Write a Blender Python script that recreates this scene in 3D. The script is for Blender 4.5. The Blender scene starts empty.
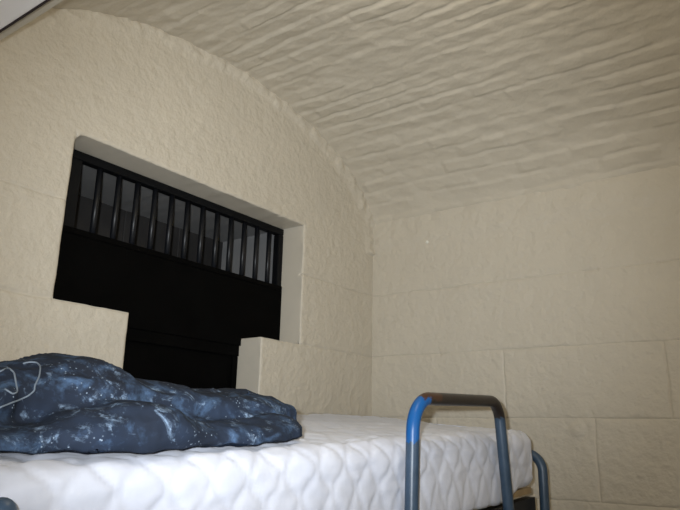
import bpy, bmesh, math, random
from mathutils import Vector, Matrix, noise
from mathutils.bvhtree import BVHTree

SC = bpy.context.scene
COL = SC.collection
EYE = 1.65                      # eye height above the floor
random.seed(4)
R = math.radians


# ------------------------------------------------------------------ helpers
def link(name, me, mat, parent=None, smooth=True):
    o = bpy.data.objects.new(name, me)
    COL.objects.link(o)
    if mat is not None:
        for m in (mat if isinstance(mat, (list, tuple)) else [mat]):
            me.materials.append(m)
    if smooth:
        for p in me.polygons:
            p.use_smooth = True
    if parent is not None:
        o.parent = parent
        o.matrix_parent_inverse = parent.matrix_world.inverted()
    return o


def bm_obj(name, bm, mat, parent=None, smooth=True):
    me = bpy.data.meshes.new(name)
    bmesh.ops.recalc_face_normals(bm, faces=bm.faces[:])
    bm.to_mesh(me)
    bm.free()
    return link(name, me, mat, parent, smooth)


def structure(o):
    o['kind'] = 'structure'
    return o


def tag(o, label, cat, group=None):
    o['label'] = label
    o['category'] = cat
    if group:
        o['group'] = group
    return o


def empty(name, loc):
    o = bpy.data.objects.new(name, None)
    o.empty_display_size = 0.1
    o.location = loc
    COL.objects.link(o)
    o.matrix_world = Matrix.Translation(loc)
    return o


def fbm(x, y, z, sc, octv=3):
    return noise.fractal(Vector((x * sc, y * sc, z * sc)), 1.0, 2.0, octv)


def n1(x, y, z, sc):
    return noise.noise(Vector((x * sc, y * sc, z * sc)))


def smoothstep(a, b, x):
    t = min(1.0, max(0.0, (x - a) / (b - a)))
    return t * t * (3 - 2 * t)


def add_box(bm, lo, hi, bevel=0.0, seg=2):
    g = bmesh.ops.create_cube(bm, size=1.0)
    c = [(a + b) / 2 for a, b in zip(lo, hi)]
    s = [b - a for a, b in zip(lo, hi)]
    for v in g['verts']:
        v.co = Vector((c[0] + v.co.x * s[0], c[1] + v.co.y * s[1], c[2] + v.co.z * s[2]))
    if bevel > 0:
        es = list({e for v in g['verts'] for e in v.link_edges})
        bmesh.ops.bevel(bm, geom=es, offset=bevel, segments=seg, affect='EDGES', profile=0.5)


def fillet(pts, rad, n=10):
    """round the inner corners of a polyline"""
    pts = [Vector(p) for p in pts]
    out = [pts[0]]
    for i in range(1, len(pts) - 1):
        a, b, c = pts[i - 1], pts[i], pts[i + 1]
        r = rad[i - 1] if isinstance(rad, (list, tuple)) else rad
        d1 = (a - b).normalized()
        d2 = (c - b).normalized()
        ang = d1.angle(d2)
        t = r / math.tan(ang / 2)
        p1, p2 = b + d1 * t, b + d2 * t
        bis = (d1 + d2).normalized()
        cen = b + bis * (r / math.sin(ang / 2))
        v1, v2 = p1 - cen, p2 - cen
        for k in range(n + 1):
            tot = v1.angle(v2)
            out.append(cen + (v1 * math.sin((1 - k / n) * tot) + v2 * math.sin(k / n * tot)) / math.sin(tot))
    out.append(pts[-1])
    return out


def add_tube(bm, pts, r, seg=16, step=None, cap=True):
    pts = [Vector(p) for p in pts]
    if step:
        q = [pts[0]]
        for a, b in zip(pts, pts[1:]):
            m = max(1, int((b - a).length / step))
            for k in range(1, m + 1):
                q.append(a.lerp(b, k / m))
        pts = q
    tan = []
    for i in range(len(pts)):
        a = pts[max(0, i - 1)]
        b = pts[min(len(pts) - 1, i + 1)]
        tan.append((b - a).normalized())
    ref = Vector((0, 0, 1)) if abs(tan[0].z) < 0.9 else Vector((0, 1, 0))
    nrm = (ref - tan[0] * ref.dot(tan[0])).normalized()
    rings = []
    for i, p in enumerate(pts):
        if i:
            nrm = (nrm - tan[i] * nrm.dot(tan[i])).normalized()
        bn = tan[i].cross(nrm)
        rings.append([bm.verts.new(p + nrm * (r * math.cos(2 * math.pi * k / seg)) + bn * (r * math.sin(2 * math.pi * k / seg)))
                      for k in range(seg)])
    for A, B in zip(rings, rings[1:]):
        for k in range(seg):
            bm.faces.new((A[k], A[(k + 1) % seg], B[(k + 1) % seg], B[k]))
    if cap:
        bm.faces.new(list(reversed(rings[0])))
        bm.faces.new(rings[-1])


def axis(lo, hi, step, coarse=None, fine=None, extra=()):
    """coordinates lo..hi, `step` inside fine=(a,b), `coarse` outside, with exact extra lines"""
    vals = []
    x = lo
    while x < hi - 1e-6:
        vals.append(x)
        st = step if (fine is None or fine[0] <= x <= fine[1]) else coarse
        if fine and x < fine[0]:
            st = min(st, max(step, fine[0] - x))
        x += st
    vals.append(hi)
    extra = sorted(extra)
    keep = [v for v in vals if v in (lo, hi) or all(abs(v - e) > 0.0035 for e in extra)]
    out = []
    for v in sorted(keep + extra):
        if not out or v - out[-1] > 1e-4:
            out.append(v)
    return out


# ------------------------------------------------------------------ materials
def mat_new(name, rough=0.6, spec=0.4):
    m = bpy.data.materials.new(name)
    m.use_nodes = True
    nt = m.node_tree
    b = nt.nodes['Principled BSDF']
    b.inputs['Roughness'].default_value = rough
    b.inputs['Specular IOR Level'].default_value = spec
    return m, nt, b


def N(nt, kind, **kw):
    n = nt.nodes.new(kind)
    for k, v in kw.items():
        if k in n.inputs:
            n.inputs[k].default_value = v
        else:
            setattr(n, k, v)
    return n


def ramp(nt, stops):
    n = nt.nodes.new('ShaderNodeValToRGB')
    e = n.color_ramp.elements
    while len(e) < len(stops):
        e.new(0.5)
    for el, (p, c) in zip(e, stops):
        el.position = p
        el.color = (*c, 1) if len(c) == 3 else c
    return n


def plaster(name, base, var, bump=0.35, bdist=0.004, bscale=90, rough=0.5):
    """thick masonry paint over rough stone"""
    m, nt, b = mat_new(name, rough, 0.35)
    co = N(nt, 'ShaderNodeTexCoord')
    n1_ = N(nt, 'ShaderNodeTexNoise', Scale=3.0, Detail=5.0, Roughness=0.6)
    nt.links.new(co.outputs['Object'], n1_.inputs['Vector'])
    rp = ramp(nt, [(0.3, [c * (1 - var) for c in base]), (0.7, [c * (1 + var * 0.6) for c in base])])
    nt.links.new(n1_.outputs['Fac'], rp.inputs['Fac'])
    nt.links.new(rp.outputs['Color'], b.inputs['Base Color'])
    n2 = N(nt, 'ShaderNodeTexNoise', Scale=bscale, Detail=4.0, Roughness=0.55)
    nt.links.new(co.outputs['Object'], n2.inputs['Vector'])
    n3 = N(nt, 'ShaderNodeTexNoise', Scale=bscale * 0.4, Detail=2.0)
    nt.links.new(co.outputs['Object'], n3.inputs['Vector'])
    ad = N(nt, 'ShaderNodeMath', operation='ADD')
    nt.links.new(n2.outputs['Fac'], ad.inputs[0])
    nt.links.new(n3.outputs['Fac'], ad.inputs[1])
    bp = N(nt, 'ShaderNodeBump', Strength=bump, Distance=bdist)
    nt.links.new(ad.outputs[0], bp.inputs['Height'])
    nt.links.new(bp.outputs['Normal'], b.inputs['Normal'])
    return m


CREAM = (0.62, 0.57, 0.475)
M_WALL = plaster('cream_masonry_paint', CREAM, 0.04, 0.8, 0.0065, 46)
M_REVEAL = plaster('cream_smooth_paint', CREAM, 0.03, 0.3, 0.003, 50)
M_VAULT = plaster('cream_brick_paint', (0.60, 0.55, 0.455), 0.04, 0.5, 0.005, 60)
M_WHITE = plaster('white_paint', (0.90, 0.89, 0.90), 0.02, 0.1, 0.002, 60)
M_GREY = plaster('grey_masonry', (0.25, 0.247, 0.243), 0.04, 0.3, 0.004, 40)
M_FLOOR = plaster('grey_concrete', (0.22, 0.21, 0.20), 0.15, 0.3)


def plain(name, col, rough, metal=0.0, spec=0.4, var=0.0, scale=12, bump=0.0, bscale=60):
    m, nt, b = mat_new(name, rough, spec)
    b.inputs['Metallic'].default_value = metal
    co = N(nt, 'ShaderNodeTexCoord')
    nz = N(nt, 'ShaderNodeTexNoise', Scale=scale, Detail=4.0)
    nt.links.new(co.outputs['Object'], nz.inputs['Vector'])
    rp = ramp(nt, [(0.3, [c * (1 - var) for c in col]), (0.7, [c * (1 + var) for c in col])])
    nt.links.new(nz.outputs['Fac'], rp.inputs['Fac'])
    nt.links.new(rp.outputs['Color'], b.inputs['Base Color'])
    if bump:
        n2 = N(nt, 'ShaderNodeTexNoise', Scale=bscale, Detail=3.0)
        nt.links.new(co.outputs['Object'], n2.inputs['Vector'])
        bp = N(nt, 'ShaderNodeBump', Strength=bump, Distance=0.003)
        nt.links.new(n2.outputs['Fac'], bp.inputs['Height'])
        nt.links.new(bp.outputs['Normal'], b.inputs['Normal'])
    return m


M_BLACK = plain('black_enamel', (0.0022, 0.0022, 0.0022), 0.6, 0.0, 0.03, 0.2, 8, 0.2, 40)
M_BAR = plain('black_gloss_bar', (0.007, 0.008, 0.0105), 0.38, 0.0, 0.35, 0.2, 20)
M_FRAME = plain('black_frame_enamel', (0.0045, 0.005, 0.006), 0.5, 0.0, 0.14, 0.2, 20)
M_DOORWOOD = plain('dark_stained_boards', (0.033, 0.031, 0.030), 0.6, 0.0, 0.3, 0.25, 6, 0.2, 30)
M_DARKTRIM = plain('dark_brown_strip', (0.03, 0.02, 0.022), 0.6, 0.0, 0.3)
M_PLY = plain('tan_plywood', (0.42, 0.30, 0.16), 0.6, 0.0, 0.3, 0.2, 9)
M_PIPING = plain('pale_blue_piping', (0.20, 0.24, 0.29), 0.8, 0.0, 0.2)
M_NAIL = plain('bright_nail_head', (0.85, 0.83, 0.75), 0.25, 0.0, 0.6)


def paint_steel(name, chipped):
    """slate-blue enamel on steel tube; on the guard hoop it is worn: bright older blue at the shoulder, dark brown along the top bar"""
    m, nt, b = mat_new(name, 0.38, 0.5)
    co = N(nt, 'ShaderNodeTexCoord')
    nz = N(nt, 'ShaderNodeTexNoise', Scale=26.0, Detail=5.0, Roughness=0.6)
    nt.links.new(co.outputs['Object'], nz.inputs['Vector'])
    rp = ramp(nt, [(0.3, (0.028, 0.055, 0.092)), (0.7, (0.048, 0.083, 0.135))])
    nt.links.new(nz.outputs['Fac'], rp.inputs['Fac'])
    last = rp.outputs['Color']
    if chipped:
        sep = N(nt, 'ShaderNodeSeparateXYZ')
        nt.links.new(co.outputs['Object'], sep.inputs[0])
        wob = N(nt, 'ShaderNodeTexNoise', Scale=30.0, Detail=4.0, Roughness=0.7)
        nt.links.new(co.outputs['Object'], wob.inputs['Vector'])

        def jit(sock, amt):
            mm = N(nt, 'ShaderNodeMath', operation='MULTIPLY_ADD')
            nt.links.new(wob.outputs['Fac'], mm.inputs[0])
            mm.inputs[1].default_value = amt
            nt.links.new(sock, mm.inputs[2])
            return mm.outputs[0]

        def band(sock, lo, hi, soft=0.004):
            a = N(nt, 'ShaderNodeMapRange')
            a.inputs['From Min'].default_value = lo
            a.inputs['From Max'].default_value = lo + soft
            nt.links.new(sock, a.inputs['Value'])
            c = N(nt, 'ShaderNodeMapRange')
            c.inputs['From Min'].default_value = hi
            c.inputs['From Max'].default_value = hi - soft
            nt.links.new(sock, c.inputs['Value'])
            mu = N(nt, 'ShaderNodeMath', operation='MULTIPLY')
            nt.links.new(a.outputs[0], mu.inputs[0])
            nt.links.new(c.outputs[0], mu.inputs[1])
            return mu.outputs[0]

        def over(mask_a, mask_b, col):
            nonlocal last
            mu = N(nt, 'ShaderNodeMath', operation='MULTIPLY')
            nt.links.new(mask_a, mu.inputs[0])
            nt.links.new(mask_b, mu.inputs[1])
            mx = N(nt, 'ShaderNodeMix', data_type='RGBA')
            nt.links.new(mu.outputs[0], mx.inputs['Factor'])
            nt.links.new(last, mx.inputs['A'])
            mx.inputs['B'].default_value = (*col, 1)
            last = mx.outputs['Result']

        xj = jit(sep.outputs['X'], 0.05)
        zj = jit(sep.outputs['Z'], 0.06)
        # local coordinates of the hoop: x along the rail from its left leg, z from the middle of the top bar
        over(band(xj, -0.10, 0.105), band(zj, -0.085, 0.10), (0.006, 0.095, 0.31))       # bright older blue on the shoulder
        over(band(xj, -0.10, 0.0135), band(zj, -0.045, 0.10), (0.050, 0.030, 0.016))      # rust on the outer edge of the shoulder
        over(band(xj, 0.095, 0.56), band(zj, -0.02, 0.10), (0.020, 0.015, 0.013))       # paint worn to dark brown steel
        over(band(xj, 0.07, 0.16), band(zj, 0.02, 0.10), (0.060, 0.026, 0.014))         # rust at the start of the top bar
    nt.links.new(last, b.inputs['Base Color'])
    bp = N(nt, 'ShaderNodeBump', Strength=0.25, Distance=0.002)
    nt.links.new(nz.outputs['Fac'], bp.inputs['Height'])
    nt.links.new(bp.outputs['Normal'], b.inputs['Normal'])
    return m


M_STEEL = paint_steel('slate_blue_enamel', False)
M_RAIL = plain('dark_steel_angle', (0.012, 0.014, 0.018), 0.5, 0.0, 0.3, 0.2)
M_HOOP = paint_steel('worn_blue_enamel', True)


def fabric_white():
    m, nt, b = mat_new('white_quilted_cotton', 0.85, 0.15)
    b.inputs['Sheen Weight'].default_value = 0.15
    co = N(nt, 'ShaderNodeTexCoord')
    nz = N(nt, 'ShaderNodeTexNoise', Scale=5.0, Detail=3.0)
    nt.links.new(co.outputs['Object'], nz.inputs['Vector'])
    rp = ramp(nt, [(0.3, (0.64, 0.67, 0.77)), (0.7, (0.70, 0.72, 0.80))])
    nt.links.new(nz.outputs['Fac'], rp.inputs['Fac'])
    nt.links.new(rp.outputs['Color'], b.inputs['Base Color'])
    n2 = N(nt, 'ShaderNodeTexNoise', Scale=45.0, Detail=3.0)
    nt.links.new(co.outputs['Object'], n2.inputs['Vector'])
    bp = N(nt, 'ShaderNodeBump', Strength=0.3, Distance=0.003)
    nt.links.new(n2.outputs['Fac'], bp.inputs['Height'])
    nt.links.new(bp.outputs['Normal'], b.inputs['Normal'])
    return m


def fabric_galaxy():
    """navy cotton printed with pale blue nebula clouds and white star flecks"""
    m, nt, b = mat_new('navy_nebula_print', 0.8, 0.1)
    co = N(nt, 'ShaderNodeTexCoord')

    def nz(scale, detail, rough, dist=0.0):
        n = N(nt, 'ShaderNodeTexNoise', Scale=scale, Detail=detail, Roughness=rough, Distortion=dist)
        nt.links.new(co.outputs['Object'], n.inputs['Vector'])
        return n.outputs['Fac']

    def mix(fac, a, bcol):
        mx = N(nt, 'ShaderNodeMix', data_type='RGBA')
        nt.links.new(fac, mx.inputs['Factor'])
        nt.links.new(a, mx.inputs['A'])
        mx.inputs['B'].default_value = (*bcol, 1)
        return mx.outputs['Result']

    def rng(sock, lo, hi):
        a = N(nt, 'ShaderNodeMapRange')
        a.inputs['From Min'].default_value = lo
        a.inputs['From Max'].default_value = hi
        nt.links.new(sock, a.inputs['Value'])
        return a.outputs[0]

    def mul(a, c):
        mm = N(nt, 'ShaderNodeMath', operation='MULTIPLY')
        nt.links.new(a, mm.inputs[0])
        if hasattr(c, 'links'):
            nt.links.new(c, mm.inputs[1])
        else:
            mm.inputs[1].default_value = c
        return mm.outputs[0]

    rp = ramp(nt, [(0.35, (0.019, 0.024, 0.036)), (0.65, (0.026, 0.039, 0.068))])
    nt.links.new(nz(6, 4, 0.6), rp.inputs['Fac'])
    c = rp.outputs['Color']
    clouds = mul(rng(nz(14, 6, 0.65, 0.5), 0.49, 0.66), rng(nz(30, 4, 0.65), 0.38, 0.60))
    c = mix(mul(clouds, 0.85), c, (0.095, 0.165, 0.29))
    wisps = mul(rng(nz(20, 7, 0.75, 0.9), 0.54, 0.67), rng(nz(55, 4, 0.7), 0.42, 0.62))
    c = mix(mul(wisps, 0.8), c, (0.36, 0.50, 0.70))
    vor = N(nt, 'ShaderNodeTexVoronoi', Scale=115.0)
    nt.links.new(co.outputs['Object'], vor.inputs['Vector'])
    stars = mul(rng(vor.outputs['Distance'], 0.20, 0.10), rng(nz(13, 3, 0.6), 0.52, 0.58))
    c = mix(mul(stars, 0.6), c, (0.45, 0.56, 0.70))
    nt.links.new(c, b.inputs['Base Color'])
    bp = N(nt, 'ShaderNodeBump', Strength=0.3, Distance=0.004)
    nt.links.new(nz(30, 4, 0.55), bp.inputs['Height'])
    nt.links.new(bp.outputs['Normal'], b.inputs['Normal'])
    return m


M_MATT = fabric_white()
M_GAL = fabric_galaxy()

# ------------------------------------------------------------------ dimensions (x: along the door wall, corner at 0; y: into the door wall; z up)
XL, XR, ZT, ZS = -1.7495, -0.5767, EYE + 0.927, EYE + 0.376      # wide upper part of the T-shaped opening
XLL, XRR = -1.4756, -0.8248                                       # narrow lower part
DEP, DEEP = 0.121, 0.53                                           # face of the gate, back of the passage
Z1, Z3, Z4 = EYE + 0.6927, EYE + 0.079, EYE - 0.243               # masonry bed joints
SPRING, AV, BV, XC = EYE + 0.965, 1.08, 0.525, -1.06              # vault: springing height, half width, rise, middle
JOINTS = [Z1, ZS, Z3, Z4, Z4 - 0.31, Z4 - 0.62, Z4 - 0.93, Z1 + 0.315, Z1 + 0.62]


def vault_z(x):
    t = min(1.0, abs((x - XC) / AV))
    return SPRING + BV * math.sqrt(max(0.0, 1 - t * t))


# ------------------------------------------------------------------ masonry relief
def joint_groove(d, w=0.0045):
    return math.exp(-(d / w) ** 2)


def joint_wob(a, seed, zj):
    return 0.005 * n1(a, seed, zj, 4) + 0.002 * n1(a, seed, zj, 15)


def near_joints(lines):
    return [e + d for e in lines for d in (0.0, -0.0028, 0.0028, -0.0062, 0.0062)]


def stone_relief(a, z, seed, vjoints):
    """relief towards the room (m) at wall coordinate a, height z, and the sideways shift that lets the joints wander"""
    h = 0.0014 * fbm(a, seed, z, 22, 3) + 0.0020 * fbm(a, seed + 7, z, 6, 3)
    h += 0.0017 * fbm(a, seed + 3, z, 40, 2)
    g, da, dz = 0.0, 0.0, 0.0
    for zj in JOINTS:
        if zj > Z1 + 0.01:
            continue
        d = abs(z - zj)
        if d < 0.04:
            amp = min(1.2, max(0.25, 0.75 + 1.1 * n1(a, seed + zj, 1, 3)))
            g = max(g, joint_groove(d, 0.0026) * amp, 0.25 * joint_groove(d, 0.010) * amp)
            dz = joint_wob(a, seed, zj) * (1 - d / 0.04)
    for (aj, z0, z1_) in vjoints:
        d = abs(a - aj)
        if z0 <= z <= z1_ and d < 0.04:
            g = max(g, joint_groove(d, 0.0026) * 0.95)
            da = joint_wob(z, seed, aj) * (1 - d / 0.04)
    return h - 0.0070 * g, da, dz


# ---- wall with the T-shaped opening
def build_wall_back():
    ex = []
    VJ = [(-2.02, Z4, Z3)]
    ex += near_joints([q[0] for q in VJ])
    for e in (XL, XR, XLL, XRR):
        ex += [e, e - 0.004, e + 0.004, e - 0.010, e + 0.010]
    ez = near_joints([q for q in JOINTS if abs(q - ZS) > 0.01 and q > 1.5])
    for e in (ZT, ZS):
        ez += [e, e - 0.004, e + 0.004, e - 0.010, e + 0.010]
    xs = axis(-4.40, 0.06, 0.0105, 0.15, (-2.3, 0.1), ex)
    zs = axis(0.0, 3.30, 0.0105, 0.12, (1.5, 3.18), ez)
    bm = bmesh.new()
    V = {}
    eps = 1e-5

    def inside(x, z):          # strictly in the opening
        return (XL + eps < x < XR - eps and ZS + eps < z < ZT - eps) or (XLL + eps < x < XRR - eps and z < ZS + eps)

    def edge_dist(x, z):       # distance to the opening from the masonry
        dx = max(XL - x, 0, x - XR)
        dz = max(ZS - z, 0, z - ZT)
        d1 = math.hypot(dx, dz)
        dx = max(XLL - x, 0, x - XRR)
        dz = max(0, z - ZS)
        return min(d1, math.hypot(dx, dz))

    for i, x in enumerate(xs):
        for j, z in enumerate(zs):
            if inside(x, z):
                continue
            out, da, dz = stone_relief(x, z, 2.0, VJ)
            # rough trowelled fillet where the vault meets the wall
            t = (x - XC) / AV
            rr = math.hypot(t, max(0.0, (z - SPRING)) / BV) if z > SPRING - 0.02 else abs(t)
            near = smoothstep(0.90, 0.975, rr + 0.022 * fbm(x, 9, z, 9, 2)) if z > SPRING - 0.05 else 0.0
            out += near * (0.013 + 0.010 * fbm(x, 5, z, 20, 3))
            d = edge_dist(x, z)
            keep = smoothstep(0.0, 0.03, d)
            px, pz = x + da * keep, z + dz * keep
            if d < 0.03:
                f = 1 - d / 0.03
                px += f * 0.0016 * fbm(x, 3, z, 14, 2)
                pz += f * 0.0016 * fbm(x, 8, z, 14, 2)
                out = out * (1 - 0.5 * f)
                if d < 0.009:
                    out -= 0.005 * (1 - d / 0.009) ** 2
            if d < 1e-4:                    # the upper left corner of the opening is rounded with old paint
                RC = 0.035
                tx, tz = x - XL, ZT - z
                if tx < RC and tz < RC and z > ZS + 0.1:
                    if tx < 1e-4 and tz < 1e-4:
                        px += 0.29 * RC
                        pz -= 0.29 * RC
                    elif tx < 1e-4:
                        px += RC - math.sqrt(max(0.0, RC * RC - (RC - tz) ** 2))
                    elif tz < 1e-4:
                        pz -= RC - math.sqrt(max(0.0, RC * RC - (RC - tx) ** 2))
            V[i, j] = bm.verts.new((px, -out, pz))
    for i in range(len(xs) - 1):
        for j in range(len(zs) - 1):
            k = [(i, j), (i + 1, j), (i + 1, j + 1), (i, j + 1)]
            if all(q in V for q in k):
                mx, mz = (xs[i] + xs[i + 1]) / 2, (zs[j] + zs[j + 1]) / 2
                if not inside(mx, mz):
                    bm.faces.new([V[q] for q in k])
    bm.verts.ensure_lookup_table()
    # reveals: pull the edge of the hole back into the wall
    hole = [e for e in bm.edges if len(e.link_faces) == 1 and
            all(edge_dist(v.co.x, v.co.z) < 0.008 and v.co.z > 0.01 or (v.co.z <= 0.01 and edge_dist(v.co.x, v.co.z) < 0.008) for v in e.verts)
            and not all(v.co.z < 0.01 for v in e.verts)]
    cur = hole
    for y in (0.006, 0.03, 0.06, 0.09, DEP + 0.02, 0.2, 0.35, DEEP + 0.02):
        r = bmesh.ops.extrude_edge_only(bm, edges=cur)
        vs = [g for g in r['geom'] if isinstance(g, bmesh.types.BMVert)]
        cur = [g for g in r['geom'] if isinstance(g, bmesh.types.BMEdge) and all(v in set(vs) for v in g.verts)] if False else \
            [g for g in r['geom'] if isinstance(g, bmesh.types.BMEdge)]
        vset = set(vs)
        cur = [e for e in cur if e.verts[0] in vset and e.verts[1] in vset]
        for v in vs:
            v.co.y = y
            v.co.x += 0.0004 * fbm(v.co.x, y, v.co.z, 12, 2)
            v.co.z += 0.0007 * fbm(v.co.x + 4, y, v.co.z, 12, 2)
    me = bpy.data.meshes.new('wall_back')
    bmesh.ops.recalc_face_normals(bm, faces=bm.faces[:])
    for f in bm.faces:                      # passage faces beyond the gate take a darker grey
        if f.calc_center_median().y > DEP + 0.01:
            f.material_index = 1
        elif f.calc_center_median().y > 0.004:
            f.material_index = 2
    bm.to_mesh(me)
    bm.free()
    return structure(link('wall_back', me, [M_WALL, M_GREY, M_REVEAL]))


build_wall_back()


def build_wall_right():
    vj = [(-0.702, Z3, ZS), (-1.365, Z3, ZS), (-1.076, Z4, Z3), (-2.05, Z3, ZS), (-1.72, Z4, Z3), (-0.36, Z4, Z3)]
    ys = axis(-3.0, 0.03, 0.0105, 0.12, (-1.9, 0.05), near_joints([q[0] for q in vj]))
    zs = axis(0.0, SPRING + 0.12, 0.0105, 0.12, (1.25, 3.0), near_joints([q for q in JOINTS if 1.3 < q < SPRING]))
    bm = bmesh.new()
    V = []
    for y in ys:
        row = []
        for z in zs:
            out, dy, dz = stone_relief(y, z, 31.0, vj)
            # round filled patch in the stone above the bed end
            d = math.hypot(y + 1.005, z - (EYE + 0.035))
            out += 0.005 * smoothstep(0.036, 0.026, d) - 0.003 * math.exp(-((d - 0.037) / 0.006) ** 2)
            # the wall eases into the vault and into the corner
            out += 0.008 * smoothstep(SPRING - 0.05, SPRING + 0.02, z) * (1 + 0.6 * fbm(1, y, z, 12, 2))
            row.append(bm.verts.new((-out, y + dy, z + dz)))
        V.append(row)
    for i in range(len(ys) - 1):
        for j in range(len(zs) - 1):
            bm.faces.new((V[i][j], V[i][j + 1], V[i + 1][j + 1], V[i + 1][j]))
    return structure(bm_obj('wall_right', bm, M_WALL))


build_wall_right()


def build_vault():
    # arc-length table of the half ellipse, from the right springing (x=XC+AV) to the left one
    n = 4000
    tab = [(0.0, 0.0)]
    s = 0.0
    px, pz = AV, 0.0
    for k in range(1, n + 1):
        th = math.pi * k / n
        x, z = AV * math.cos(th), BV * math.sin(th)
        s += math.hypot(x - px, z - pz)
        px, pz = x, z
        tab.append((s, th))
    total = s
    COURSE = 0.0745
    BR = 0.235
    m = int(total / 0.0075)
    ys = axis(-3.0, 0.02, 0.012, 0.05, (-2.3, 0.1))
    bm = bmesh.new()
    rows = []
    ti = 0
    for k in range(m + 1):
        sv = total * k / m
        while ti < n - 1 and tab[ti + 1][0] < sv:
            ti += 1
        f = (sv - tab[ti][0]) / max(1e-9, tab[ti + 1][0] - tab[ti][0])
        th = tab[ti][1] + f * (tab[ti + 1][1] - tab[ti][1])
        c, sn = math.cos(th), math.sin(th)
        nx, nz = -c / AV, -sn / BV
        L = math.hypot(nx, nz)
        nx, nz = nx / L, nz / L
        row = []
        for y in ys:
            sw = sv + 0.013 * n1(sv, y, 3, 2.4) + 0.0085 * n1(sv, y, 8, 7) + 0.004 * n1(sv, y, 18, 22)
            q = sw / COURSE
            c0 = math.floor(q)
            b0 = math.floor((y + (0.5 * BR if c0 % 2 else 0) + 0.03 * math.sin(c0 * 12.9898)) / BR)
            j0 = math.sin(c0 * 91.7 + b0 * 47.3) * 9631.17
            q += (j0 - math.floor(j0) - 0.5) * 0.20 * (1 - abs(2 * (q - c0) - 1)) * 1.2
            ci = math.floor(q)
            u = (q - ci)
            du = min(u, 1 - u) * COURSE
            yy = y + 0.006 * n1(sv, y, 21, 8) + (0.5 * BR if ci % 2 else 0) + 0.03 * math.sin(ci * 12.9898)
            bi = math.floor(yy / BR)
            w = yy / BR - bi
            dw = min(w, 1 - w) * BR
            # each brick sits a little proud or shy, and is tilted
            h0 = math.sin(ci * 127.1 + bi * 311.7) * 43758.5453
            h0 -= math.floor(h0)
            h1 = math.sin(ci * 269.5 + bi * 183.3) * 43758.5453
            h1 -= math.floor(h1)
            rough_amt = 0.25 + 0.9 * smoothstep(-0.45, 0.35, n1(sv, y, 40, 3.2))
            h = (h0 - 0.5) * 0.0085 + (u - 0.5) * (0.004 + (h1 - 0.5) * 0.012)
            h *= smoothstep(0.0, 0.012, du) * smoothstep(0.0, 0.012, dw)
            jr = 1 - smoothstep(0.0, 0.0115, du)
            h -= jr * 0.0074 * rough_amt * (0.85 + 0.5 * n1(sv, y, 50, 6))
            h -= (1 - smoothstep(0.0, 0.008, dw)) * 0.0036 * rough_amt * (1 - jr)
            h += 0.0044 * fbm(sv, y * 0.7, 5, 19, 3) + 0.005 * fbm(sv, y, 15, 3.5, 2)
            # thick paint and mortar heal the joints near the walls
            fade = smoothstep(0.0, 0.13, sv + 0.02 * n1(sv, y, 60, 7))
            fade2 = smoothstep(0.0, 0.10, -y + 0.025 * n1(sv, y, 61, 9))
            h = h * (0.35 + 0.65 * fade) * (0.45 + 0.55 * fade2)
            h += (1 - fade2) * (0.005 * fbm(sv, y, 71, 14, 2))
            row.append(bm.verts.new((XC + AV * c + nx * h, y, SPRING + BV * sn + nz * h)))
        rows.append(row)
    for A, B in zip(rows, rows[1:]):
        for j in range(len(ys) - 1):
            bm.faces.new((A[j], A[j + 1], B[j + 1], B[j]))
    return structure(bm_obj('ceiling', bm, M_VAULT))


build_vault()


def simple(name, lo, hi, mat, bevel=0.0):
    bm = bmesh.new()
    add_box(bm, lo, hi, bevel)
    return structure(bm_obj(name, bm, mat, smooth=False))


# rest of the shell: floor, the beam carrying the vault's other side, the bay where the photographer stands
simple('floor', (-4.5, -3.1, -0.12), (0.1, 0.62, 0.0), M_FLOOR)
simple('wall_front', (-4.5, -3.12, 0.0), (0.1, -3.0, 3.3), M_WALL)
simple('wall_left', (-4.5, -3.0, 0.0), (-4.38, 0.0, 3.3), M_WALL)
simple('ceiling_left', (-4.4, -3.0, 2.98), (-2.44, 0.0, 3.1), M_WALL)
simple('trim_1', (-2.44, -3.0, EYE + 0.901), (-2.2, -0.004, 3.12), M_WHITE, 0.004)      # white beam under the left edge of the vault
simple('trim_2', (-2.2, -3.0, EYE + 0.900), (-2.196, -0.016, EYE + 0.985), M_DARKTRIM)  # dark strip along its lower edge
simple('trim_3', (-2.196, -3.0, EYE + 0.964), (-2.132, -0.016, EYE + 0.99), M_VAULT, 0.004)  # plastered springing of the vault
# board door closing the passage behind the gate
bm = bmesh.new()
w = (XR - XL + 0.04) / 8
for k in range(8):
    add_box(bm, (XL - 0.02 + k * w + 0.001, DEEP + 0.006, 0.0), (XL - 0.02 + (k + 1) * w - 0.001, DEEP + 0.045, ZT + 0.03), 0.003, 1)
structure(bm_obj('door_1', bm, M_DOORWOOD, smooth=False))

# ------------------------------------------------------------------ the black gate in the opening
gate = empty('cell_gate', ((XL + XR) / 2, DEP + 0.02, 0.0))
tag(gate, 'black steel cell gate with vertical bars above a solid plate in the wall opening', 'gate')
g0, g1 = DEP, DEP + 0.035
PL = EYE + 0.648                     # top of the solid plate
bm = bmesh.new()
add_box(bm, (XL + 0.004, g0, ZT - 0.034), (XR - 0.004, g1, ZT - 0.003), 0.004)
add_box(bm, (XL + 0.004, g0, ZS + 0.003), (XL + 0.108, g1, ZT - 0.034), 0.004)
add_box(bm, (XR - 0.036, g0, ZS + 0.003), (XR - 0.004, g1, ZT - 0.034), 0.004)
bm_obj('frame', bm, M_FRAME, gate, False)
bm = bmesh.new()
add_box(bm, (XL + 0.004, g0 - 0.004, ZS - 0.030), (XR - 0.004, g0 + 0.012, PL), 0.002)
add_box(bm, (XL + 0.01, g0 - 0.009, PL - 0.022), (XR - 0.01, g0 - 0.002, PL - 0.001), 0.002)
plate = bm_obj('plate', bm, M_BLACK, gate, False)
bm = bmesh.new()
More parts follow.
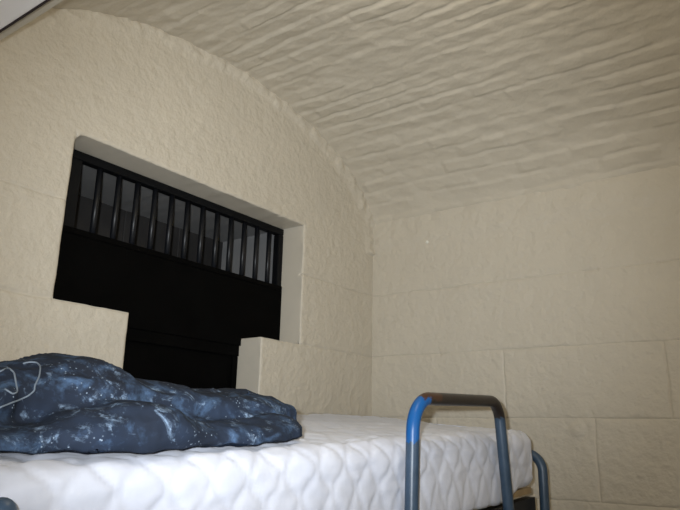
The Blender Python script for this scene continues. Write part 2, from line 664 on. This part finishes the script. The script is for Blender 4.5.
add_box(bm, (XLL + 0.004, g0 + 0.014, 0.01), (XRR - 0.004, g0 + 0.05, ZS - 0.005), 0.003)
add_box(bm, (XLL + 0.004, g0 + 0.000, ZS - 0.075), (XRR - 0.004, g0 + 0.016, ZS - 0.030), 0.003)
add_box(bm, (XRR - 0.032, g0 + 0.004, 0.01), (XRR - 0.004, g0 + 0.016, ZS - 0.075), 0.003)
bm_obj('lower_panel', bm, M_BLACK, gate, False)
# (bars: twelve round uprights)
for k in range(12):
    x = -1.562 + k * 0.900 / 11
    bm = bmesh.new()
    add_tube(bm, [(x, g0 + 0.018, PL - 0.01), (x, g0 + 0.018, ZT - 0.03)], 0.0105, 14)
    bm_obj('bar', bm, M_BAR, gate)

# ------------------------------------------------------------------ bunk bed
NEAR = -1.0                              # near face of the mattress
WID = 0.87
MX0, MX1 = -2.435, -0.482                # mattress ends
THK = 0.186


def top_z(x, y):
    """the mattress top: the old bed leans a little"""
    v = (y - NEAR)
    return EYE - 0.052 + 0.068 * (x + 2.3) / 1.75 + 0.060 * v / WID


bed = empty('bunk_bed', ((MX0 + MX1) / 2, NEAR + WID / 2, 0.0))
tag(bed, 'slate-blue tubular steel bunk bed with a worn hoop guard rail, along the door wall', 'bunk bed')
TR = 0.0165
for (x, zt, rad) in ((-2.490, EYE - 0.088 - TR, 0.06), (-0.435, EYE - 0.040 - TR, 0.06)):
    bm = bmesh.new()
    pts = fillet([(x, NEAR - 0.008, 0.0), (x, NEAR - 0.008, zt), (x, NEAR + WID - 0.01, zt + 0.03), (x, NEAR + WID - 0.01, 0.0)], rad)
    add_tube(bm, pts, TR, 18)
    bm_obj('end_frame', bm, M_STEEL, bed)
for (y0, y1) in ((NEAR + 0.020, NEAR + 0.054), (NEAR + WID - 0.022, NEAR + WID + 0.012)):
    bm = bmesh.new()
    ym = (y0 + y1) / 2
    a = Vector((-2.48, ym, top_z(-2.48, ym) - THK - 0.062))
    b = Vector((-0.447, ym, top_z(-0.447, ym) - THK - 0.062))
    add_box(bm, (0, -0.017, -0.025), (1, 0.017, 0.025), 0.0)
    for v in bm.verts:
        c = a.lerp(b, v.co.x)
        v.co = Vector((c.x, c.y + v.co.y, c.z + v.co.z))
    bm_obj('side_rail', bm, M_RAIL, bed, False)
bm = bmesh.new()
c = [(-2.452, NEAR + 0.030), (-0.453, NEAR + 0.030), (-0.453, NEAR + WID - 0.03), (-2.452, NEAR + WID - 0.03)]
up = [bm.verts.new((x, y, top_z(x, y) - THK - 0.004)) for x, y in c]
dn = [bm.verts.new((x, y, top_z(x, y) - THK - 0.024)) for x, y in c]
bm.faces.new(up)
bm.faces.new(list(reversed(dn)))
for k in range(4):
    bm.faces.new((up[k], dn[k], dn[(k + 1) % 4], up[(k + 1) % 4]))
o = bm_obj('bed_board', bm, M_PLY, bed, False)
o['label'] = 'tan plywood board under the mattress'
# hoop guard rail on the near side (its own origin: foot of the left leg in x, middle of the top bar in z)
HY = NEAR - 0.036
bm = bmesh.new()
org = Vector((-1.394, HY, EYE + 0.096))
pts = fillet([(-1.406, HY, EYE - 0.34), (-1.384, HY, EYE + 0.086), (-0.868, HY, EYE + 0.104), (-0.802, HY, EYE - 0.34)], [0.085, 0.066], 14)
add_tube(bm, [p - org for p in pts], TR, 20, 0.02)
me = bpy.data.meshes.new('guard_rail')
bmesh.ops.recalc_face_normals(bm, faces=bm.faces[:])
bm.to_mesh(me)
bm.free()
rail = bpy.data.objects.new('guard_rail', me)
rail.location = org
COL.objects.link(rail)
me.materials.append(M_HOOP)
for p in me.polygons:
    p.use_smooth = True
rail.parent = bed
rail.matrix_parent_inverse = bed.matrix_world.inverted()
rail['label'] = 'worn hoop with bright blue paint on one shoulder and a brown top bar'
for x in (-1.397, -0.805):
    bm = bmesh.new()
    add_box(bm, (x - 0.02, HY + 0.012, top_z(x, NEAR) - THK - 0.085), (x + 0.02, NEAR + 0.024, top_z(x, NEAR) - THK - 0.050), 0.003)
    bm_obj('bracket', bm, M_STEEL, bed, False)


bm = bmesh.new()          # corner post by the near long side, with a rounded cap
px_ = -2.374
add_tube(bm, [(px_, HY, top_z(px_, NEAR) - 0.40)] + [(px_, HY, EYE - 0.100)], 0.019, 18)
g = bmesh.ops.create_uvsphere(bm, u_segments=18, v_segments=10, radius=0.0192, matrix=Matrix.Translation((px_, HY, EYE - 0.102)))
bm_obj('post', bm, M_STEEL, bed)


# ------------------------------------------------------------------ quilted mattress
def rr_profile(hw, hh, r, n_long, n_short, n_arc):
    """rounded rectangle, counter-clockwise, with outward normals: (a, b, na, nb)"""
    out = []
    segs = [((hw - r, -hh), (-(hw - r), -hh), (0, -1), n_long, (-(hw - r), -(hh - r)), 270, 180),
            ((-hw, -(hh - r)), (-hw, hh - r), (-1, 0), n_short, (-(hw - r), hh - r), 180, 90),
            ((-(hw - r), hh), (hw - r, hh), (0, 1), n_long, (hw - r, hh - r), 90, 0),
            ((hw, hh - r), (hw, -(hh - r)), (1, 0), n_short, (hw - r, -(hh - r)), 0, -90)]
    for (p, q, nn, m, cen, a0, a1) in segs:
        for k in range(m):
            t = k / m
            out.append((p[0] + (q[0] - p[0]) * t, p[1] + (q[1] - p[1]) * t, nn[0], nn[1]))
        for k in range(n_arc):
            a = R(a0 + (a1 - a0) * k / n_arc)
            out.append((cen[0] + r * math.cos(a), cen[1] + r * math.sin(a), math.cos(a), math.sin(a)))
    return out


def quilt(u, w):
    """ogee quilting: 0 on the stitch lines, 1 on the pillows between"""
    P, Q, A = 0.047, 0.112, 0.0195
    u += 0.014 * n1(u, w, 1.3, 4)
    w += 0.014 * n1(u, w, 6.3, 4)
    d = 1.0
    ph = math.cos(2 * math.pi * w / Q)
    for k in (0, 1):
        sgn = 1 if k == 0 else -1
        x = (u - sgn * A * ph) / (2 * P) + 0.5 * k
        d = min(d, abs(x - round(x)) * 2 * P)
    return 1 - math.exp(-(d / 0.010) ** 1.3)


def build_mattress():
    hw, hh, r = WID / 2, THK / 2, 0.042
    prof = rr_profile(hw, hh, r, 84, 12, 9)
    # unrolled coordinate around the section
    peri = [0.0]
    for a, b in zip(prof, prof[1:]):
        peri.append(peri[-1] + math.hypot(b[0] - a[0], b[1] - a[1]))
    stations = []                        # (x, inset, nx)
    for k in range(9):
        a = R(90 * k / 9)
        stations.append((MX0 + r * (1 - math.sin(a)), r * (1 - math.cos(a)), -math.cos(a)))
    stations = [(MX0 + r * (1 - math.sin(R(90 * k / 9))), r * (1 - math.cos(R(90 * k / 9))), -math.cos(R(90 * k / 9))) for k in range(9)]
    n = 300
    for k in range(n + 1):
        stations.append((MX0 + r + (MX1 - MX0 - 2 * r) * k / n, 0.0, 0.0))
    for k in range(8, -1, -1):
        a = R(90 * k / 9)
        stations.append((MX1 - r * (1 - math.sin(a)), r * (1 - math.cos(a)), math.cos(a)))
    bm = bmesh.new()
    rings = []

    def place(x, a, b, nrm, amp=1.0, s=0.0):
        hq = quilt(x, s) * 0.0040 * amp
        soft = 0.006 * fbm(x, a, b, 5, 3) * amp
        wr = 0.0
        yl = NEAR + hw + a
        if yl < NEAR + 0.10 and b > -hh + 0.02:          # loose cover rucks along the near edge
            wr = 0.0042 * fbm(x * 0.6, s * 2.4, 3.7, 20, 2) * amp
        # folds of the cover gathered at the corner by the left post
        gather = 0.6 * smoothstep(-2.20, -2.36, x) * smoothstep(0.03, -0.08, b) * (1 if a < -hw + 0.08 else 0)
        wr += gather * 0.010 * math.sin(x * 95 + b * 30)
        p = Vector((x, yl, b)) + nrm * (hq + soft + wr)
        if p.z < -hh:
            p.z = -hh
        # the near side bellies a touch, the underside hem tucks in
        if p.y < NEAR - 0.012:
            p.y = NEAR - 0.012
        # the hem of the cover droops in front of the board along the near side
        if a < -hw + 0.03 and b < 0:
            dr = smoothstep(-0.02, -0.08, b) * smoothstep(-0.60, -0.74, x) * smoothstep(-hw + 0.018, -hw + 0.006, a)
            p.z -= 0.040 * dr
        p.z += top_z(p.x, p.y) - hh
        return p

    for (x, ins, nx) in stations:
        ring = []
        k2 = math.sqrt(max(0.0, 1 - nx * nx))
        for (q, sv) in zip(prof, peri):
            a = q[0] - q[2] * ins
            b = q[1] - q[3] * ins
            nrm = Vector((nx, q[2] * k2, q[3] * k2))
            amp = 0.12 if q[3] < -0.6 else 1.0
            ring.append(bm.verts.new(place(x, a, b, nrm, amp, sv)))
        rings.append(ring)
    m = len(prof)
    for A, B in zip(rings, rings[1:]):
        for k in range(m):
            bm.faces.new((A[k], A[(k + 1) % m], B[(k + 1) % m], B[k]))
    # end faces: shrink towards the middle line
    for ring, xe, sg in ((rings[0], MX0, -1), (rings[-1], MX1, 1)):
        prev = ring
        for f in (0.75, 0.5, 0.25, 0.0):
            nxt = []
            for k, q in enumerate(prof):
                a0, b0 = q[0] - q[2] * r, q[1] - q[3] * r
                b = b0 * f
                lim = (hw - r) - (hh - r) * (1 - f)
                a = max(-lim, min(lim, a0))
                amp = 0.5
                nxt.append(bm.verts.new(place(xe, a, b, Vector((sg, 0, 0)), amp, a * 0.7 + 3)))
            for k in range(m):
                bm.faces.new((prev[k], prev[(k + 1) % m], nxt[(k + 1) % m], nxt[k]))
            prev = nxt
    bmesh.ops.remove_doubles(bm, verts=bm.verts[:], dist=0.0006)
    o = bm_obj('mattress', bm, M_MATT)
    return tag(o, 'white quilted mattress lying on the blue steel bunk bed', 'mattress')


mattress = build_mattress()


# ------------------------------------------------------------------ folded duvet
def blob(bm, st, nseg=40):
    """closed soft roll through stations (x, y, z, half width, half height)"""
    # resample with smooth interpolation
    fine = []
    for a, b in zip(st, st[1:]):
        for k in range(8):
            t = k / 8
            t2 = t * t * (3 - 2 * t)
            fine.append([p + (q - p) * (t if i == 0 else t2) for i, (p, q) in enumerate(zip(a, b))])
    fine.append(list(st[-1]))
    rings = []
    for (x, y, z, rw, rh) in fine:
        ring = []
        for k in range(nseg):
            an = 2 * math.pi * k / nseg
            cy, cz = math.cos(an), math.sin(an)
            e = 0.8
            ring.append(bm.verts.new((x, y + rw * math.copysign(abs(cy) ** e, cy), z + rh * math.copysign(abs(cz) ** e, cz))))
        rings.append(ring)
    for A, B in zip(rings, rings[1:]):
        for k in range(nseg):
            bm.faces.new((A[k], A[(k + 1) % nseg], B[(k + 1) % nseg], B[k]))
    bm.faces.new(list(reversed(rings[0])))
    bm.faces.new(rings[-1])


def build_duvet():
    E_ = EYE
    bm = bmesh.new()
    # upper layer, rolled to the back
    blob(bm, [(-2.425, -0.66, E_ + 0.00, 0.05, 0.02), (-2.41, -0.66, E_ + 0.005, 0.15, 0.045), (-2.36, -0.66, E_ + 0.012, 0.18, 0.060), (-2.24, -0.66, E_ + 0.028, 0.19, 0.075),
              (-2.11, -0.66, E_ + 0.044, 0.19, 0.088), (-1.98, -0.67, E_ + 0.026, 0.18, 0.068), (-1.80, -0.69, E_ + 0.030, 0.17, 0.058),
              (-1.68, -0.71, E_ + 0.038, 0.15, 0.054), (-1.62, -0.73, E_ + 0.034, 0.12, 0.050), (-1.580, -0.735, E_ + 0.026, 0.10, 0.042), (-1.560, -0.735, E_ + 0.020, 0.05, 0.022)])
    # lower layer, folded to the front
    blob(bm, [(-2.275, -0.875, E_ - 0.025, 0.03, 0.010), (-2.258, -0.875, E_ - 0.023, 0.085, 0.030), (-2.20, -0.882, E_ - 0.014, 0.110, 0.046), (-2.08, -0.872, E_ - 0.006, 0.120, 0.048),
              (-1.94, -0.855, E_ - 0.016, 0.123, 0.036), (-1.80, -0.85, E_ - 0.010, 0.125, 0.034), (-1.72, -0.845, E_ - 0.002, 0.118, 0.038),
              (-1.67, -0.835, E_ - 0.002, 0.095, 0.034), (-1.645, -0.825, E_ + 0.000, 0.045, 0.017)])
    # flat under layer that sticks out on the left
    blob(bm, [(-2.425, -0.79, E_ - 0.045, 0.08, 0.015), (-2.405, -0.785, E_ - 0.040, 0.145, 0.028), (-2.33, -0.79, E_ - 0.028, 0.155, 0.034),
              (-2.12, -0.78, E_ - 0.012, 0.15, 0.033), (-1.74, -0.74, E_ + 0.0, 0.14, 0.033), (-1.66, -0.74, E_ + 0.0, 0.08, 0.02)])
    # turned-down corner flap
    blob(bm, [(-2.425, -0.825, E_ + 0.005, 0.05, 0.016), (-2.41, -0.82, E_ + 0.008, 0.075, 0.030), (-2.36, -0.815, E_ + 0.014, 0.085, 0.035),
              (-2.285, -0.80, E_ + 0.028, 0.07, 0.033), (-2.25, -0.78, E_ + 0.036, 0.03, 0.012)])
    me = bpy.data.meshes.new('duvet_raw')
    bm.to_mesh(me)
    bm.free()
    o = bpy.data.objects.new('duvet_raw', me)
    COL.objects.link(o)
    md = o.modifiers.new('r', 'REMESH')
    md.mode = 'VOXEL'
    md.voxel_size = 0.0062
    sm = o.modifiers.new('s', 'SMOOTH')
    sm.factor = 0.5
    sm.iterations = 8
    dg = bpy.context.evaluated_depsgraph_get()
    dg.update()
    new = bpy.data.meshes.new_from_object(o.evaluated_get(dg))
    mb = bmesh.new()
    mb.from_mesh(mattress.data)
    under = BVHTree.FromBMesh(mb)
    mb.free()
    bpy.data.objects.remove(o)
    for v in new.vertices:
        x, y, z = v.co
        nrm = v.normal
        ridge = 1 - abs(fbm(x * 0.75 + 0.35 * y, y, z * 1.7, 9, 2))
        rid2 = 1 - abs(fbm(x * 1.1 - 0.5 * y, y * 0.6, z * 1.2, 15, 2))
        d = 0.009 * fbm(x, y, z, 7, 2) + 0.008 * (ridge ** 3 - 0.6) + 0.003 * (rid2 ** 4 - 0.5) + 0.0008 * fbm(x * 1.6, y, z, 30, 2)
        # end gathers
        d += smoothstep(-1.70, -1.58, x) * 0.003 * math.sin(z * 120 + y * 25)
        p = v.co + nrm * d
        hit = under.ray_cast(Vector((p.x, p.y, EYE + 1.0)), Vector((0, 0, -1)))
        if hit[0] is not None and abs(hit[1].z) > 0.1:
            floor_z = hit[0].z + 0.005
        else:
            floor_z = top_z(max(p.x, MX0), p.y) - 0.012
        if p.z < floor_z + 0.012:                       # soft contact with the mattress
            t = max(0.0, (p.z - floor_z + 0.04) / 0.052)
            p.z = floor_z + 0.012 * t * t
        v.co = p
    new.name = 'duvet'
    d = link('duvet', new, M_GAL)
    return tag(d, 'folded navy duvet printed with pale blue nebula clouds, lying on the white mattress', 'duvet')


duvet = build_duvet()

# ------------------------------------------------------------------ small bright nail head in the right wall
bm = bmesh.new()
bmesh.ops.create_uvsphere(bm, u_segments=12, v_segments=8, radius=0.009)
for v in bm.verts:
    v.co.x *= 0.6
nail = bm_obj('nail', bm, M_NAIL)
nail.location = (-0.008, -0.33, EYE + 0.935)
tag(nail, 'tiny bright nail head in the cream stone wall near the corner, below the vault', 'nail')

# ------------------------------------------------------------------ camera
F_PX, YAW, PITCH, ROLL = 657.54, R(36.418), R(15.152), R(1.2416)
fw = Vector((math.cos(YAW) * math.cos(PITCH), math.sin(YAW) * math.cos(PITCH), math.sin(PITCH)))
rt = Vector((math.sin(YAW), -math.cos(YAW), 0))
upv = rt.cross(fw)
cr, sr = math.cos(ROLL), math.sin(ROLL)
r2 = cr * rt + sr * upv
u2 = -sr * rt + cr * upv
CAM = Vector((-2.8157, -1.86, EYE))
cam_d = bpy.data.cameras.new('camera')
cam_d.sensor_width = 36.0
cam_d.lens = F_PX / 680 * 36
cam_d.clip_start = 0.02
cam = bpy.data.objects.new('camera', cam_d)
m3 = Matrix((r2, u2, -fw)).transposed()
cam.matrix_world = Matrix.Translation(CAM) @ m3.to_4x4()
COL.objects.link(cam)
SC.camera = cam


# pale piping along the edge of the turned-down corner of the duvet, laid on its surface
def on_duvet(bvh, px, py):
    d = fw + r2 * ((px - 340) / F_PX) - u2 * ((py - 255) / F_PX)
    hit = bvh.ray_cast(CAM, d.normalized())
    return hit


bmx = bmesh.new()
bmx.from_mesh(duvet.data)
bvh = BVHTree.FromBMesh(bmx)
bm = bmesh.new()
for path in ([(23, 364), (30, 362.5), (37, 363), (40.5, 367), (39, 377), (34.5, 386), (34, 391), (28, 396), (20, 399.5), (8, 404), (-4, 409)],
             [(-4, 374), (1, 371.5), (8, 368), (14, 373), (15.5, 382), (17, 392), (12.5, 394.5), (2, 388)]):
    pts = []
    for a, b in zip(path, path[1:]):
        for k in range(4):
            t = k / 4
            h = on_duvet(bvh, a[0] + (b[0] - a[0]) * t, a[1] + (b[1] - a[1]) * t)
            if h[0] is not None and (not pts or (h[0] - pts[-1]).length < 0.05):
                pts.append(h[0] + h[1] * 0.001)
    pts = [pts[0]] + [(pts[i - 1] + pts[i] * 2 + pts[i + 1]) / 4 for i in range(1, len(pts) - 1)] + [pts[-1]]
    add_tube(bm, pts, 0.0014, 8)
bmx.free()
o = bm_obj('piping', bm, M_PIPING, duvet)
o['label'] = 'pale piping stitched along the turned-down corner'

# ------------------------------------------------------------------ light
def light(name, kind, loc, energy, color, **kw):
    d = bpy.data.lights.new(name, kind)
    d.energy = energy
    d.color = color
    for k, v in kw.items():
        setattr(d, k, v)
    o = bpy.data.objects.new(name, d)
    o.location = loc
    COL.objects.link(o)
    return o


# the camera's own flash, just above and left of its lens
fl = light('camera_flash', 'SPOT', CAM + u2 * 0.035 - r2 * 0.045, 142, (0.88, 0.94, 1.0), spot_size=R(65), spot_blend=1.0, shadow_soft_size=0.012)
fl.rotation_euler = m3.to_euler()
fl2 = light('camera_flash_spill', 'SPOT', fl.location, 32, (0.88, 0.94, 1.0), spot_size=R(125), spot_blend=1.0, shadow_soft_size=0.012)
fl2.rotation_euler = m3.to_euler()
# warm lights out of frame: two room lamps and an added fill
light('cell_lamp', 'POINT', (-1.7, -2.7, EYE + 0.15), 7, (1.0, 0.88, 0.68), shadow_soft_size=0.2)
light('beam_fill', 'POINT', (-2.95, -1.0, EYE - 0.15), 9, (1.0, 0.93, 0.82), shadow_soft_size=0.2)  # unseen fill, added to brighten the underside of the white beam
light('vault_lamp', 'POINT', (-1.7, -1.35, EYE + 1.16), 9, (1.0, 0.88, 0.68), shadow_soft_size=0.12)
w = bpy.data.worlds.new('world')
w.use_nodes = True
w.node_tree.nodes['Background'].inputs[0].default_value = (0.02, 0.02, 0.02, 1)
w.node_tree.nodes['Background'].inputs[1].default_value = 0.2
SC.world = w

SC.view_settings.view_transform = 'Standard'
SC.view_settings.look = 'None'
SC.view_settings.gamma = 1.0
SC.view_settings.use_curve_mapping = False
SC.view_settings.exposure = -0.06
